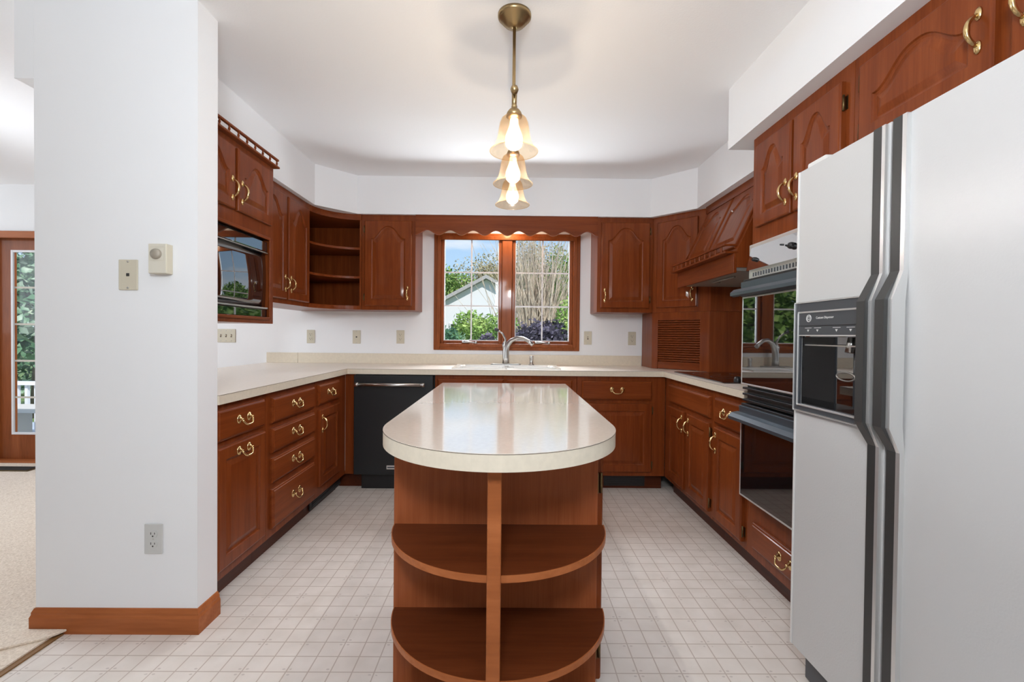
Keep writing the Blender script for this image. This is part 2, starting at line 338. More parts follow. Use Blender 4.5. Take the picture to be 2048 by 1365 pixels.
for (x0, x1) in ((-.602, -.064), (.026, .562)):
    s_ = frame(x0, x1, 1.089, 2.046, .027, .015, .05, .004).build('sash', M['wood_trim_v'], win)
    gx0, gx1, gz0, gz1 = x0+.027, x1-.027, 1.116, 2.02
    frame(gx0-.002, gx1+.002, gz0-.002, gz1+.002, .009, .022, .044, .001).build('glazing_bead', M['white_ext'], s_)
    MB().box(gx0, gx1, .032, .036, gz0, gz1).build('pane', M['glass'], s_)
    mm = MB(); cx = (gx0+gx1)/2
    mm.box(cx-.006, cx+.006, .024, .031, gz0, gz1)
    for q in (1, 2):
        z = 1.128 + q*(2.016-1.128)/3; mm.box(gx0, gx1, .0235, .0315, z-.006, z+.006)
    mm.build('muntins', M['white_ext'], s_)
    ck = MB(); ckx = -.375 if x0 < 0 else .265
    ck.box(ckx-.035, ckx+.03, -.022, .008, 1.098, 1.116, .005).tube([(ckx-.02, -.02, 1.112), (ckx+.02, -.03, 1.108), (ckx+.085, -.03, 1.100)], .0055, 8)
    ck.lathe([(0, -.012), (.01, -.008), (.012, 0), (.01, .008), (0, .012)], Matrix.Translation((ckx+.088, -.03, 1.100)), 10)
    ck.build('crank_handle', M['steel'], s_)

# ------------------------------------------------------------------ dining door
door = root('door_1', 'glazed wooden door to the deck in the dining area', None, (0, WALL_Y, 0), kind='structure')
frame(DX0-.05, DX1+.05, -.1, DZ1+.0, .055, -.02, .0, .004).build('door_casing', M['wood_trim_v'], door)
MB().box(DX0-.06, DX1+.06, -.03, 0, DZ1-.06, DZ1+.0, .004).build('door_head_casing', M['wood_trim'], door)
sl = MB(); a, b_ = -4.51, -3.54
sl.box(a, a+.125, .04, .085, .03, DZ1-.05, .003).box(b_-.118, b_, .04, .085, .03, DZ1-.05, .003).box(a+.118, b_-.118, .04, .085, .03, .25, .003).box(a+.118, b_-.118, .04, .085, 1.872, DZ1-.05, .003)
MB().box(DX0, DX0+.022, -.0, .13, 0, DZ1, .001).box(DX1-.022, DX1, -.0, .13, 0, DZ1, .001).box(DX0, DX1, 0, .13, DZ1-.022, DZ1, .001).build('door_jamb', M['wood_trim_v'], door)
slab = sl.build('door_slab', M['wood_trim_v'], door)
MB().box(a+.11, b_-.11, .060, .064, .24, 1.88).build('door_pane', M['glass'], slab)
mm = MB()
for q in range(1, 5): mm.box(a+.11, b_-.11, .052, .060, .25+q*.3244-.008, .25+q*.3244+.008)
for q in (1, 2): mm.box(a+.118+q*.23-.008, a+.118+q*.23+.008, .052, .060, .25, 1.872)
mm.build('door_muntins', M['bench'], slab)
frame(a+.121, b_-.114, .246, 1.876, .02, .036, .05, .002).build('door_glazing_bead', M['white_ext'], slab)
MB().box(DX0, DX1, -.03, .12, -.02, .03, .004).build('threshold', M['wood_trim'], door)

# ------------------------------------------------------------------ cabinet hardware and doors
def vertical_pull(parent, x, y, z, L_=.105, mat='brass', s=1.0):
    m = MB(); h = L_/2
    pts = []
    for k in range(13):
        a = -1 + 2*k/12; pts.append((x, y - .004 - .026*s*max(0, 1-abs(a)**2.6), z + a*h*.74))
    m.tube(pts, [(.0048+.0022*(1-abs(-1+2*k/12)))*s for k in range(13)], 8)
    for sg in (-1, 1):
        m.lathe([(0, .0065), (.0055, .006), (.0095, .003), (.010, 0), (0, 0)], to_y(x, y, z+sg*h*.80) @ Matrix.Diagonal((1, 1.75, 1, 1)), 12)
    return m.build('handle', M[mat], parent)
def drawer_pull(parent, x, y, z, w=.078):
    m = MB()
    for sg in (-1, 1):
        m.lathe([(0, .012), (.005, .011), (.007, .006), (.014, .004), (.0175, .001), (.0175, 0), (0, 0)], to_y(x+sg*w/2, y, z) @ Matrix.Diagonal((1, 1.2, 1, 1)), 14)
        m.lathe([(0, -.006), (.006, -.003), (.0068, 0), (.006, .003), (0, .006)], Matrix.Translation((x+sg*w/2, y-.014, z)), 10)
    pts = [(-w/2, -.014, 0), (-w/2+.001, -.018, -.010), (-w/2+.010, -.023, -.022), (-w/2+.020, -.025, -.027), (0, -.026, -.028), (w/2-.020, -.025, -.027), (w/2-.010, -.023, -.022), (w/2-.001, -.018, -.010), (w/2, -.014, 0)]
    m.tube([(x+p[0], y+p[1], z+p[2]) for p in pts], .0042, 8)
    return m.build('handle', M['brass'], parent)
def door_bm(w, h, arch=0.0, rail=.052, t=.02):
    """raised panel door, corner at origin, front towards -y. arch = rise of the cathedral top"""
    m = MB(); bm = m.bm; N = 28
    top = .055 if not arch else .045
    def outline(d):
        x0, x1, z0 = rail+d, w-rail-d, rail+d; zs = h-top-d-(arch)
        P_ = [(x0, z0), (x1, z0)]
        for k in range(N+1):
            u = 1-2*k/N; x = (x0+x1)/2 + u*(x1-x0)/2
            if arch:
                g = 0.5*(1+math.cos(PI*min(1, abs(u)/.93)**1.25))
                z = zs + arch*g
            else: z = zs
            P_.append((x, z))
        return P_
    def ring(pts, y): return [bm.verts.new((p[0], y, p[1])) for p in pts]
    def rect(i, y):
        pts = [(i, i), (w-i, i)] + [(w-i-(w-2*i)*k/N, h-i) for k in range(N+1)]
        return ring(pts, y)
    L0 = rect(0, 0); L1 = rect(0, -t+.006); L2 = rect(.0025, -t+.002); L3 = rect(.007, -t)
    rings = [L0, L1, L2, L3]
    for d, y in ((0, -t), (.003, -t+.006), (.010, -t+.0085), (.013, -t+.0085), (.034, -t+.002), (.037, -t+.0015)):
        rings.append(ring(outline(d), y))
    n = len(L0)
    for A, B in zip(rings, rings[1:]):
        for i in range(n):
            j = (i+1) % n
            bm.faces.new((A[i], A[j], B[j], B[i]))
    bm.faces.new(rings[-1]); bm.faces.new(L0[::-1])
    bmesh.ops.remove_doubles(bm, verts=bm.verts[:], dist=1e-6)
    bmesh.ops.recalc_face_normals(bm, faces=bm.faces[:])
    return m
def drawer_bm(w, h, t=.02):
    m = MB(); bm = m.bm
    prev = None
    for i, y in ((0, 0), (0, -t+.010), (.003, -t+.006), (.009, -t+.0035), (.012, -t)):
        r_ = [bm.verts.new(p) for p in ((i, y, i), (w-i, y, i), (w-i, y, h-i), (i, y, h-i))]
        if prev:
            for k in range(4): bm.faces.new((prev[k], prev[(k+1) % 4], r_[(k+1) % 4], r_[k]))
        else: bm.faces.new(r_[::-1])
        prev = r_
    bm.faces.new(prev); bmesh.ops.recalc_face_normals(bm, faces=bm.faces[:]); return m
def add_door(parent, x0, x1, z0, z1, arch=0, handle=None, hinge=None, rail=.052, hl=.105, hmat='brass'):
    d = door_bm(x1-x0, z1-z0, arch, rail).build('door', M['wood_v'], parent, (x0, 0, z0))
    if handle: vertical_pull(d, handle[0]-x0, -.02, handle[1]-z0, hl, hmat)
    if hinge:
        hx = -.004 if hinge == 'l' else (x1-x0)+.004
        for hz in (.10, .90):
            zz = (z1-z0)*hz if (z1-z0) > .5 else (z1-z0)*(.2 if hz < .5 else .8)
            hm = MB(); hm.tube([(hx, -.010, zz-.028), (hx, -.010, zz+.028)], .0042, 8).box(hx-.010, hx+.010, -.0015, .0, zz-.024, zz+.024)
            hm.build('hinge', M['hinge'], d)
    return d
def add_drawer(parent, x0, x1, z0, z1, handle=True, pull_z=None):
    d = drawer_bm(x1-x0, z1-z0).build('drawer_front', M['wood_h'], parent, (x0, 0, z0))
    if handle: drawer_pull(d, (x1-x0)/2, -.02, (pull_z-z0) if pull_z else (z1-z0)/2+.008)
    return d
def cabinet(name, label, loc, rz, w, z0, z1, depth, toe=False, group=None, cat='cabinet', hollow=False):
    r = root(name, label, cat, loc, rz, group)
    zb_ = z0 + (.115 if toe else 0)
    if hollow: MB().box(.0005, .02, 0, depth, zb_, z1).box(w-.02, w-.0005, 0, depth, zb_, z1).box(.02, w-.02, 0, .02, zb_, z1).box(.02, w-.02, .02, depth, zb_, zb_+.02).build('carcass', M['wood_v'], r)
    else: MB().box(.0005, w-.0005, 0, depth, zb_, z1, .0012, 1).build('carcass', M['wood_v'], r)
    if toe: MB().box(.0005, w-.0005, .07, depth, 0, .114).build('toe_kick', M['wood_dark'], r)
    return r
LR, RR = PI/2, -PI/2
CT = .868
G_L, G_B, G_R, G_U = 'base cabinets under the left counter', 'base cabinets under the window counter', 'base cabinets under the cooktop counter', 'wall cabinets under the soffit'
# --- left run, frame plane X = -1.22, local x = world Y - Y0
c = cabinet('base_cabinet', 'base cabinet beside the short wall, one drawer above a door with a bail pull', (-1.22, 1.887, 0), LR, .413, 0, CT, .60, True, G_L)
add_drawer(c, .006, .376, .708, .842)
d = add_door(c, .006, .376, .160, .682); drawer_pull(d, .185, -.02, .682-.160-.040)
c = cabinet('base_cabinet', 'base cabinet with four stacked drawers left of the island', (-1.22, 2.30, 0), LR, .575, 0, CT, .60, True, G_L)
for z0, z1 in ((.705, .836), (.552, .677), (.396, .523), (.159, .363)): add_drawer(c, .037, .545, z0, z1)
c = cabinet('base_cabinet', 'narrow base cabinet with one drawer and door beside the dishwasher corner', (-1.22, 2.875, 0), LR, .54, 0, CT, .60, True, G_L)
add_drawer(c, .031, .385, .708, .838); add_door(c, .042, .385, .182, .677, handle=(.075, .585), hl=.11)
MB().box(.541, .561, -.075, .0, .115, CT, .001).build('corner_filler', M['wood_v'], c)
MB().box(.610, .626, -.112, .069, 0, .114).build('corner_toe_kick', M['wood_dark'], c)
# --- back run, frame plane Y = 3.415
c = cabinet('sink_base_cabinet', 'wide sink base cabinet with plain false fronts behind the island', (-.548, 3.415, 0), 0, 1.063, 0, CT, .585, True, G_B, hollow=True)
add_drawer(c, .018, .515, .70, .838, False); add_drawer(c, .535, 1.03, .70, .838, False)
add_door(c, .018, .515, .150, .67, handle=(.48, .60), hinge='l'); add_door(c, .535, 1.03, .150, .67, handle=(.57, .60), hinge='r')
c = cabinet('base_cabinet', 'base cabinet right of the island, a brass-pulled drawer over one door', (.516, 3.415, 0), 0, .67, 0, CT, .585, True, G_B)
add_drawer(c, .036, .565, .69, .832); add_door(c, .036, .565, .148, .664, handle=(.072, .60), hinge='r')
# --- right run, frame plane X = 1.187, local x = Y0 - world Y
c = cabinet('cooktop_base_cabinet', 'base cabinet under the cooktop, two doors below a wide plain front', (1.187, 3.414, 0), RR, .814, 0, CT, .60, True, G_R)
add_drawer(c, .10, .782, .698, .825, False)
add_door(c, .10, .398, .150, .668, handle=(.372, .585), hl=.11); add_door(c, .455, .776, .150, .668, handle=(.484, .585), hinge='r', hl=.11)
c = cabinet('base_cabinet', 'narrow base cabinet with drawer and door beside the wall oven', (1.187, 2.60, 0), RR, .378, 0, CT, .60, True, G_R)
add_drawer(c, .032, .345, .682, .83); add_door(c, .032, .345, .148, .662, handle=(.058, .575), hinge='r', hl=.11)
# --- oven tower
tw = root('oven_cabinet', 'tall cabinet holding the wall ovens, doors above and drawer below', 'cabinet', (1.187, 2.222, 0), RR)
tc_ = MB(); tc_.box(0, .022, 0, .60, .115, SB, .001).box(.625, .647, 0, .60, .115, SB, .001).box(.022, .625, 0, .60, .115, .405).box(.022, .625, 0, .60, 1.62, SB).box(.022, .625, .55, .60, .405, 1.62)
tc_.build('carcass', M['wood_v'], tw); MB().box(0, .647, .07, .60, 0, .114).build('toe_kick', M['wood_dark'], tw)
add_drawer(tw, .066, .60, .165, .287)
add_door(tw, .050, .320, 1.695, 2.082, .085, handle=(.293, 1.79), rail=.05); add_door(tw, .338, .605, 1.695, 2.082, .085, handle=(.366, 1.79), hinge='r', rail=.05)
# --- cabinet above the refrigerator
c = cabinet('wall_cabinet', 'deep wall cabinet above the refrigerator with a broad arched door', (1.187, 1.574, 0), RR, .98, 1.80, SB, .60, False, G_U)
add_door(c, .040, .468, 1.812, 2.086, .075, handle=(.434, 1.945), hinge='l', rail=.058); add_door(c, .505, .935, 1.812, 2.086, .075, handle=(.538, 1.945), hinge='r', rail=.058)
# --- left wall cabinets, frame plane X = -1.50
c = cabinet('wall_cabinet', 'wall cabinet with two arched doors beyond the microwave', (-1.50, 2.656, 0), LR, .744, 1.364, SB, .33, False, G_U)
add_door(c, .045, .398, 1.395, 2.085, .10, handle=(.372, 1.50)); add_door(c, .424, .740, 1.395, 2.085, .10, handle=(.452, 1.50))
# --- back wall cabinets, frame plane Y = 3.71
c = cabinet('wall_cabinet', 'wall cabinet left of the sink window with one arched door', (-1.199, 3.71, 0), 0, .437, 1.364, SB, .30, False, G_U)
add_door(c, .029, .408, 1.397, 2.085, .10, handle=(.376, 1.50), hinge='l')
c = cabinet('wall_cabinet', 'wall cabinet right of the sink window with one arched door', (.716, 3.71, 0), 0, .454, 1.364, SB, .30, False, G_U)
add_door(c, .032, .424, 1.400, 2.092, .10, handle=(.060, 1.50), hinge='r')
# --- diagonal corner cabinet
dg = root('corner_wall_cabinet', 'diagonal corner wall cabinet with one arched door beside the hood', 'cabinet', (1.17, 3.71, 0), -PI/4, G_U)
pl = MB(); loc_ = lambda x, y: ((x-1.17)*math.cos(PI/4) - (y-3.71)*math.sin(PI/4), (x-1.17)*math.sin(PI/4) + (y-3.71)*math.cos(PI/4))
pl.prism([loc_(*p) for p in ((1.1705, 3.71), (1.50, 3.38), (1.793, 3.381), (1.793, 4.008), (1.1705, 4.008))], 1.364, SB); pl.build('carcass', M['wood_v'], dg)
add_door(dg, .042, .370, 1.402, 2.085, .10, handle=(.335, 1.50), rail=.05)
ag = root('appliance_garage', 'corner appliance garage with a slatted roll-up shutter on the counter', 'cabinet', (1.17, 3.71, 0), -PI/4)
gz0, gz1 = .911, 1.363
pl = MB(); pl.prism([loc_(*p) for p in ((1.1705, 3.71), (1.184, 3.696), (1.184, 3.985), (1.1705, 3.985))], gz0, gz1); pl.build('side_panel', M['wood_v'], ag)
pl = MB(); pl.prism([loc_(*p) for p in ((1.497, 3.383), (1.793, 3.383), (1.793, 3.397), (1.497, 3.397))], gz0, gz1); pl.build('side_panel', M['wood_v'], ag)
fr_ = MB(); fr_.box(0, .052, 0, .02, gz0, gz1, .001).box(.392, .462, 0, .02, gz0, gz1, .001).box(.052, .392, 0, .02, 1.300, gz1, .001); fr_.build('face_frame', M['wood_v'], ag)
tm = MB(); n = 18; z_a, z_b = .972, 1.298
for k in range(n):
    za = z_a + (z_b-z_a)*k/n; zb = z_a + (z_b-z_a)*(k+1)/n
    tm.prism([(.018, za), (.012, za+.001), (.004, za+.005), (.002, (za+zb)/2), (.004, zb-.005), (.012, zb-.001), (.018, zb)], .053, .391, 'x')
tm.build('tambour_shutter', M['wood_plain'], ag)
MB().box(.053, .391, .002, .016, gz0+.002, z_a-.001, .002).build('shutter_rail', M['wood_h'], ag)
# --- curved open corner shelves
cs_ = root('corner_shelf', 'open corner wall shelf with curved shelf fronts', 'shelf', (-1.515, 3.705, 0), 0, G_U)
def W2(pts): return [(x+1.515, y-3.705) for x, y in pts]
def arc_pts(r, n=16): return [(-1.2 + r*math.cos(a), 3.40 + r*math.sin(a)) for a in [PI/2 + (PI/2)*k/n for k in range(n+1)]]   # from (-1.2,3.40+r) to (-1.2-r,3.40)
def corner_poly(r): return W2([(-1.829, 3.402), (-1.829, 4.008), (-1.2, 4.008)] + arc_pts(r))
MB().prism(corner_poly(.30), 2.088, SB).build('top_rail', M['wood_h'], cs_)
MB().prism(corner_poly(.30), 1.364, 1.396).build('bottom_shelf', M['wood_h'], cs_)
for z in (1.617, 1.850): MB().prism(corner_poly(.308), z, z+.017).build('shelf', M['wood_h'], cs_)
bk = MB(); bk.box(-.313, -.297, -.30, .302, 1.396, 2.088).box(-.297, .313, .288, .302, 1.396, 2.088); bk.build('back_panel', M['wood_v'], cs_)
MB().box(-.297, .012, -.3035, -.292, 1.396, 2.088).build('side_panel', M['wood_v'], cs_); MB().box(.300, .314, .006, .288, 1.396, 2.088).build('side_panel', M['wood_v'], cs_)
# --- valance
vp = [(-.760, SB), (.714, SB)]
n = 96
for k in range(n+1):
    x = .714 + (-.760-.714)*k/n; vp.append((x, 1.994 - .0195*math.cos(2*PI*(x+.018)/.1853)))
tag(MB().prism(vp, 3.690, 3.709, 'y').build('window_valance', M['wood_h']), 'scalloped cherry valance board across the top of the sink window', 'valance')

# ------------------------------------------------------------------ microwave cabinet and microwave
mc = root('microwave_cabinet', 'wall cabinet with gallery rail enclosing the built-in microwave', 'cabinet', (-1.37, 1.902, 0), LR, G_U)
w = .753
bx = MB(); bx.box(0, w, 0, .46, 1.70, SB-.004, .001).box(0, .04, 0, .46, 1.222, 1.70, .001).box(w-.045, w, 0, .46, 1.222, 1.70, .001).box(.04, w-.045, 0, .46, 1.222, 1.252, .001).box(.04, w-.045, .42, .46, 1.252, 1.70)
bx.build('carcass', M['wood_v'], mc)
add_door(mc, .035, .360, 1.778, 2.088, .085, handle=(.332, 1.875), rail=.05, hl=.115); add_door(mc, .385, .714, 1.778, 2.088, .085, handle=(.413, 1.875), rail=.05, hl=.115)
frame(.030, w-.035, 1.242, 1.71, .016, -.010, 0, .003).build('opening_trim', M['wood_h'], mc)
gr = MB(); gr.box(-.002, w+.010, -.034, .03, SB-.014, SB-.003, .003).box(-.002, w+.008, -.030, -.014, SB+.028, SB+.040, .003)
gr.build('gallery_rail', M['wood_h'], mc)
for k in range(10):
    x = w-.004-.0745*k
    MB().lathe([(.0045, 0), (.0055, .004), (.0035, .008), (.0065, .016), (.0035, .024), (.0055, .028), (.0045, .032)], Matrix.Translation((x, -.022, SB-.003)), 10).build('gallery_spindle', M['wood_v'], mc)
mw = root('microwave_oven', 'black glossy microwave built into the cabinet beside the short wall', 'microwave', (-1.37, 1.902, 1.253), LR)
MB().box(.046, w-.05, .03, .40, .001, .445).build('body', M['black'], mw)
dm_ = MB(); bm2 = bmesh.new()                      # gently bowed glass door
nx = 16; ring0 = []
vs = [[bm2.verts.new((.05 + (w-.104)*i/nx, .018 - .010*math.sin(PI*i/nx) - .006*math.sin(PI*j/8),   .062 + .300*j/8)) for j in range(9)] for i in range(nx+1)]
for i in range(nx):
    for j in range(8):
        f = bm2.faces.new((vs[i][j], vs[i+1][j], vs[i+1][j+1], vs[i][j+1])); f.smooth = True
dm_.add(bm2); o = dm_.build('door_glass', M['black_gloss'], mw)
sm = o.modifiers.new('thick', 'SOLIDIFY'); sm.thickness = .012; sm.offset = -1
MB().box(.05, w-.054, .004, .03, .372, .43, .004).build('upper_vent', M['black_gloss'], mw)
MB().box(.05, w-.054, .006, .03, .004, .049, .004).build('lower_panel', M['black_gloss'], mw)
MB().box(.052, w-.056, -.002, .012, .050, .060, .003).box(.052, w-.056, -.002, .012, .363, .369, .003).build('chrome_strip', M['steel'], mw)

# ------------------------------------------------------------------ range hood
hd = root('range_hood', 'slanted cherry range hood with raised panels and gallery rail', 'range hood', (1.25, 3.379, 0), RR)
hw, ha0, ha1 = .845, 1.532, 1.640
MB().box(0, hw, 0, .018, ha0, ha1, .002).build('apron', M['wood_h'], hd)
MB().prism([(.018, ha0+.03), (.018, ha1), (.02, ha1+.02), (.242, SB), (.543, SB), (.543, ha0+.03)], .001, hw-.001, 'x').build('housing', M['wood_v'], hd)
MB().box(.01, hw-.01, .02, .54, ha0+.012, ha0+.029).tube([(.30, .16, ha0+.012), (.30, .16, ha0+.002)], .02, 12).tube([(.30, .12, ha0+.006), (.62, .12, ha0+.006)], .006, 8).build('liner', M['grey_metal'], hd)
ang = math.atan2(.222, SB-ha1-.02)      # lean of the sloped front from vertical
slen = math.hypot(.222, SB-ha1-.02)
for k in range(2):
    dd = door_bm(.372, slen-.085, .075, .05).build('sloped_door', M['wood_v'], hd, (.045+.40*k, .0185+.012, ha1+.03), (-ang, 0, 0))
tr_ = MB().box(0, hw, .205, .222, SB-.055, SB, .002).build('top_rail', M['wood_h'], hd)
gl_ = MB()
gl_.box(-.0, hw+.0, -.050, .03, ha1, ha1+.012, .003).box(0, hw-.035, -.046, -.030, ha1+.045, ha1+.057, .003).box(hw-.035, hw-.022, -.046, .03, ha1+.045, ha1+.057, .003)
gl_.build('gallery_rail', M['wood_h'], hd)
for k in range(11):
    x = .03 + .0745*k
    MB().box(x-.009, x+.009, -.042, -.034, ha1+.012, ha1+.045, .003).build('gallery_spindle', M['wood_v'], hd)

# ------------------------------------------------------------------ countertop, sink, faucet, cooktop
CTOP = .910
ct = root('countertop', 'cream laminate counter running around three sides with backsplash', 'countertop', (-.2, 3.7, .869))
def cpoly(mb, z0, z1, g=0):
    A = [(-1.75, 1.888), (-1.195+g, 1.888), (-1.195+g, 3.385-g), (-.425, 3.385-g), (-.425, 4.008), (-2.115-g, 4.008), (-2.115-g, 2.34), (-2.09, 2.22), (-2.0, 2.08), (-1.88, 1.95)]
    B = [(.395, 3.385-g), (1.16-g, 3.385-g), (1.16-g, 2.224), (1.777, 2.224), (1.777, 4.008), (.395, 4.008)]
    mv = lambda P_: [(x+.2, y-3.7) for x, y in P_]
    mb.prism(mv(A), z0-.869, z1-.869); mb.prism(mv(B), z0-.869, z1-.869)
    mb.prism(mv([(-.425, 3.385-g), (.395, 3.385-g), (.395, 3.452), (-.425, 3.452)]), z0-.869, z1-.869)
    mb.prism(mv([(-.425, 3.90), (.395, 3.90), (.395, 4.008), (-.425, 4.008)]), z0-.869, z1-.869); return mb
cpoly(MB(), .869, .9070).build('edge_band', M['counter_edge'], ct)
cpoly(MB(), .9070, .9085, .0006).build('edge_seam', M['seam'], ct)
cpoly(MB(), .9085, CTOP, .0004).build('worktop', M['counter_satin'], ct)
bs = MB(); bs.box(-1.915, -1.642, .290, .3095, CTOP-.869, .998-.869, .002).box(-1.640, 1.369, .290, .3095, CTOP-.869, .998-.869, .002); bs.build('backsplash', M['counter_edge'], ct)
sk = root('kitchen_sink', 'white double-bowl drop-in sink below the window', 'sink', (-.015, 3.675, CTOP))
rm = MB()
def rrect(x0, x1, y0, y1, r, n=6):
    P_ = []
    for cx, cy, a0 in ((x1-r, y1-r, 0), (x0+r, y1-r, PI/2), (x0+r, y0+r, PI), (x1-r, y0+r, 1.5*PI)):
        for k in range(n+1):
            a = a0 + PI/2*k/n; P_.append((cx + r*math.cos(a), cy + r*math.sin(a)))
    return P_
bm2 = bmesh.new()
def loop(P_, z): return [bm2.verts.new((x, y, z)) for x, y in P_]
def bridge(A, B):
    for i in range(len(A)):
        j = (i+1) % len(A); f = bm2.faces.new((A[i], A[j], B[j], B[i])); f.smooth = False
for (bx0, bx1, sx0, sx1) in ((-.385, -.015, -.415, 0), (.015, .385, 0, .415)):
    o1 = loop(rrect(sx0, sx1, -.240, .245, .012), .0002); o2 = loop(rrect(sx0, sx1, -.237, .242, .012), .009)
    i1 = loop(rrect(bx0, bx1, -.205, .125, .05), .009); i2 = loop(rrect(bx0+.008, bx1-.008, -.197, .117, .05), -.002); i3 = loop(rrect(bx0+.02, bx1-.02, -.185, .105, .05), -.17)
    for A, B in ((o1, o2), (o2, i1), (i1, i2), (i2, i3)): bridge(A, B)
    bm2.faces.new(i3)
bmesh.ops.recalc_face_normals(bm2, faces=bm2.faces[:]); rm.add(bm2); rm.build('basin', M['sink'], sk)
fc = root('kitchen_faucet', 'brushed nickel single-lever faucet behind the sink', 'faucet', (-.022, 3.872, CTOP+.0095))
MB().prism(rrect(-.128, .128, -.026, .026, .025), 0, .008, bev=.002).build('base_plate', M['steel'], fc)
MB().tube([(0, 0, .006), (0, 0, .06), (0, 0, .125), (.012, -.004, .165), (.045, -.02, .205), (.095, -.045, .228), (.145, -.07, .224), (.19, -.09, .200), (.222, -.105, .172)], [.030, .028, .027, .024, .019, .0165, .0155, .0155, .017], 16).build('spout', M['steel'], fc)
MB().tube([(-.004, 0, .115), (-.016, 0, .17), (-.006, 0, .20), (.010, 0, .185)], [.022, .017, .010, .004], 14).tube([(-.010, 0, .175), (-.006, -.004, .215), (-.030, -.010, .262), (-.068, -.016, .290)], [.012, .009, .008, .0075], 10).build('lever', M['steel'], fc)
MB().tube([(-.066, -.016, .289), (-.098, -.020, .303)], [.011, .013], 12).build('lever_tip', M['charcoal'], fc)
sp_ = root('soap_dispenser', 'small brushed nickel soap dispenser right of the faucet', 'soap dispenser', (.196, 3.872, CTOP+.0095))
MB().lathe([(0, .075), (.017, .074), (.018, .068), (.018, .05), (.015, .048), (.015, .006), (.024, .004), (.024, 0), (0, 0)], None, 18).build('pump', M['steel'], sp_)
ck_ = root('cooktop', 'black glass electric cooktop set into the right counter', 'cooktop', (1.47, 2.92, CTOP+.0004))
MB().box(-.262, .262, -.385, .385, 0, .007, .003).build('glass_top', M['black_gloss'], ck_)
rg = MB()
for (x, y, r) in ((-.11, .19, .09), (.13, .19, .075), (-.11, -.05, .075), (.13, -.05, .09)):
    bm2 = bmesh.new()
    a_ = [bm2.verts.new((x+r*math.cos(2*PI*k/32), y+r*math.sin(2*PI*k/32), .0072)) for k in range(32)]; c_ = [bm2.verts.new((x+(r-.004)*math.cos(2*PI*k/32), y+(r-.004)*math.sin(2*PI*k/32), .0072)) for k in range(32)]
    for k in range(32): bm2.faces.new((a_[k], a_[(k+1) % 32], c_[(k+1) % 32], c_[k]))
    rg.add(bm2)
rg.build('burner_rings', M['charcoal'], ck_)
for k in range(4):
    MB().lathe([(.021, 0), (.021, .010), (.017, .024), (.012, .027), (0, .027)], Matrix.Translation((-.15+.095*k, -.315, .007)), 16).build('control_knob', M['black'], ck_)

# ------------------------------------------------------------------ dishwasher
dw = root('dishwasher', 'black dishwasher with a steel bar handle under the counter', 'dishwasher', (-.8505, 3.375, 0))
MB().box(-.297, .297, .055, .60, .12, .864).build('tub', M['black'], dw)
MB().box(-.293, .293, 0, .054, .122, .862, .004).build('door', M['black_satin'], dw)
MB().box(-.252, .29, .06, .09, 0, .118, .002).build('toe_panel', M['black'], dw)
hb = MB(); hb.tube([(-.265, -.045, .797), (.232, -.045, .797)], .0125, 14)
for x in (-.258, .225): hb.tube([(x, 0, .797), (x, -.05, .797)], .009, 10).lathe([(0, -.012), (.015, -.012), (.016, 0), (.015, .012), (0, .012)], Matrix.Translation((x, -.045, .797)) @ Matrix.Rotation(PI/2, 4, 'Y'), 14)
hb.build('handle', M['steel'], dw)
bdg = MB().box(-.047, .053, -.003, .0005, .164, .192, .001).build('badge', M['silver'], dw)
MB().box(-.040, .046, -.0038, -.0028, .173, .183).build('badge_inset', M['bluegrey'], bdg)

# ------------------------------------------------------------------ wall ovens
ov = root('double_wall_oven', 'black double wall oven with a mirrored control panel', 'oven', (1.187, 2.197, 0), RR)
ow = .598
MB().box(.005, ow-.005, .001, .545, .41, 1.612).build('oven_body', M['black'], ov)
MB().box(0, ow, -.028, 0, 1.452, 1.615, .003).build('control_panel', M['silver'], ov)
cp_ = MB().prism([(-.0275, 1.488), (-.0535, 1.488), (-.0300, 1.598), (-.0275, 1.598)], .022, ow-.022, 'x').build('panel_glass', M['mirror'], ov)
for x, z, r in ((.085, 1.535, .010), (.30, 1.560, .004), (.36, 1.545, .014), (.43, 1.555, .019), (.50, 1.56, .019)):
    MB().lathe([(r, 0), (r, .010), (r*.8, .016), (0, .016)], to_y(x, -.042, z), 14).build('control_dial', M['black'], cp_)
vt = MB()
for k in range(24): vt.box(.04+.0215*k, .048+.0215*k, -.031, -.027, 1.460, 1.478)
vt.build('panel_vent', M['charcoal'], ov)
def oven_door(z0, z1, hz, dark):
    MB().box(0, ow, -.055, -.001, z0, z1, .003).build('oven_door', M['black'], ov)
    frame(0, ow, z0, hz-.03, .008, -.058, -.054, .001).build('door_trim', M['silver'], ov)
    MB().box(.008, ow-.008, -.057, -.0545, z0+.008, hz-.038).build('oven_glass', M['black_gloss'], ov)
    MB().box(0, ow, -.066, -.055, hz-.028, z1-.012, .002).build('door_top_band', M['bluegrey'], ov)
    h_ = MB(); h_.prism([(-.066, hz+.012), (-.095, hz+.006), (-.112, hz-.010), (-.112, hz-.024), (-.096, hz-.030), (-.066, hz-.014)], -.012, ow+.004, 'x'); h_.build('door_handle', M['bluegrey'], ov)
oven_door(.945, 1.448, 1.395, False)
oven_door(.408, .855, .800, True)
vb = MB().box(.01, ow-.01, -.03, -.001, .858, .942)
for k in range(3): vb.box(.004, ow-.004, -.052, -.028, .866+.028*k, .876+.028*k, .002)
vb.build('middle_vent', M['black'], ov)

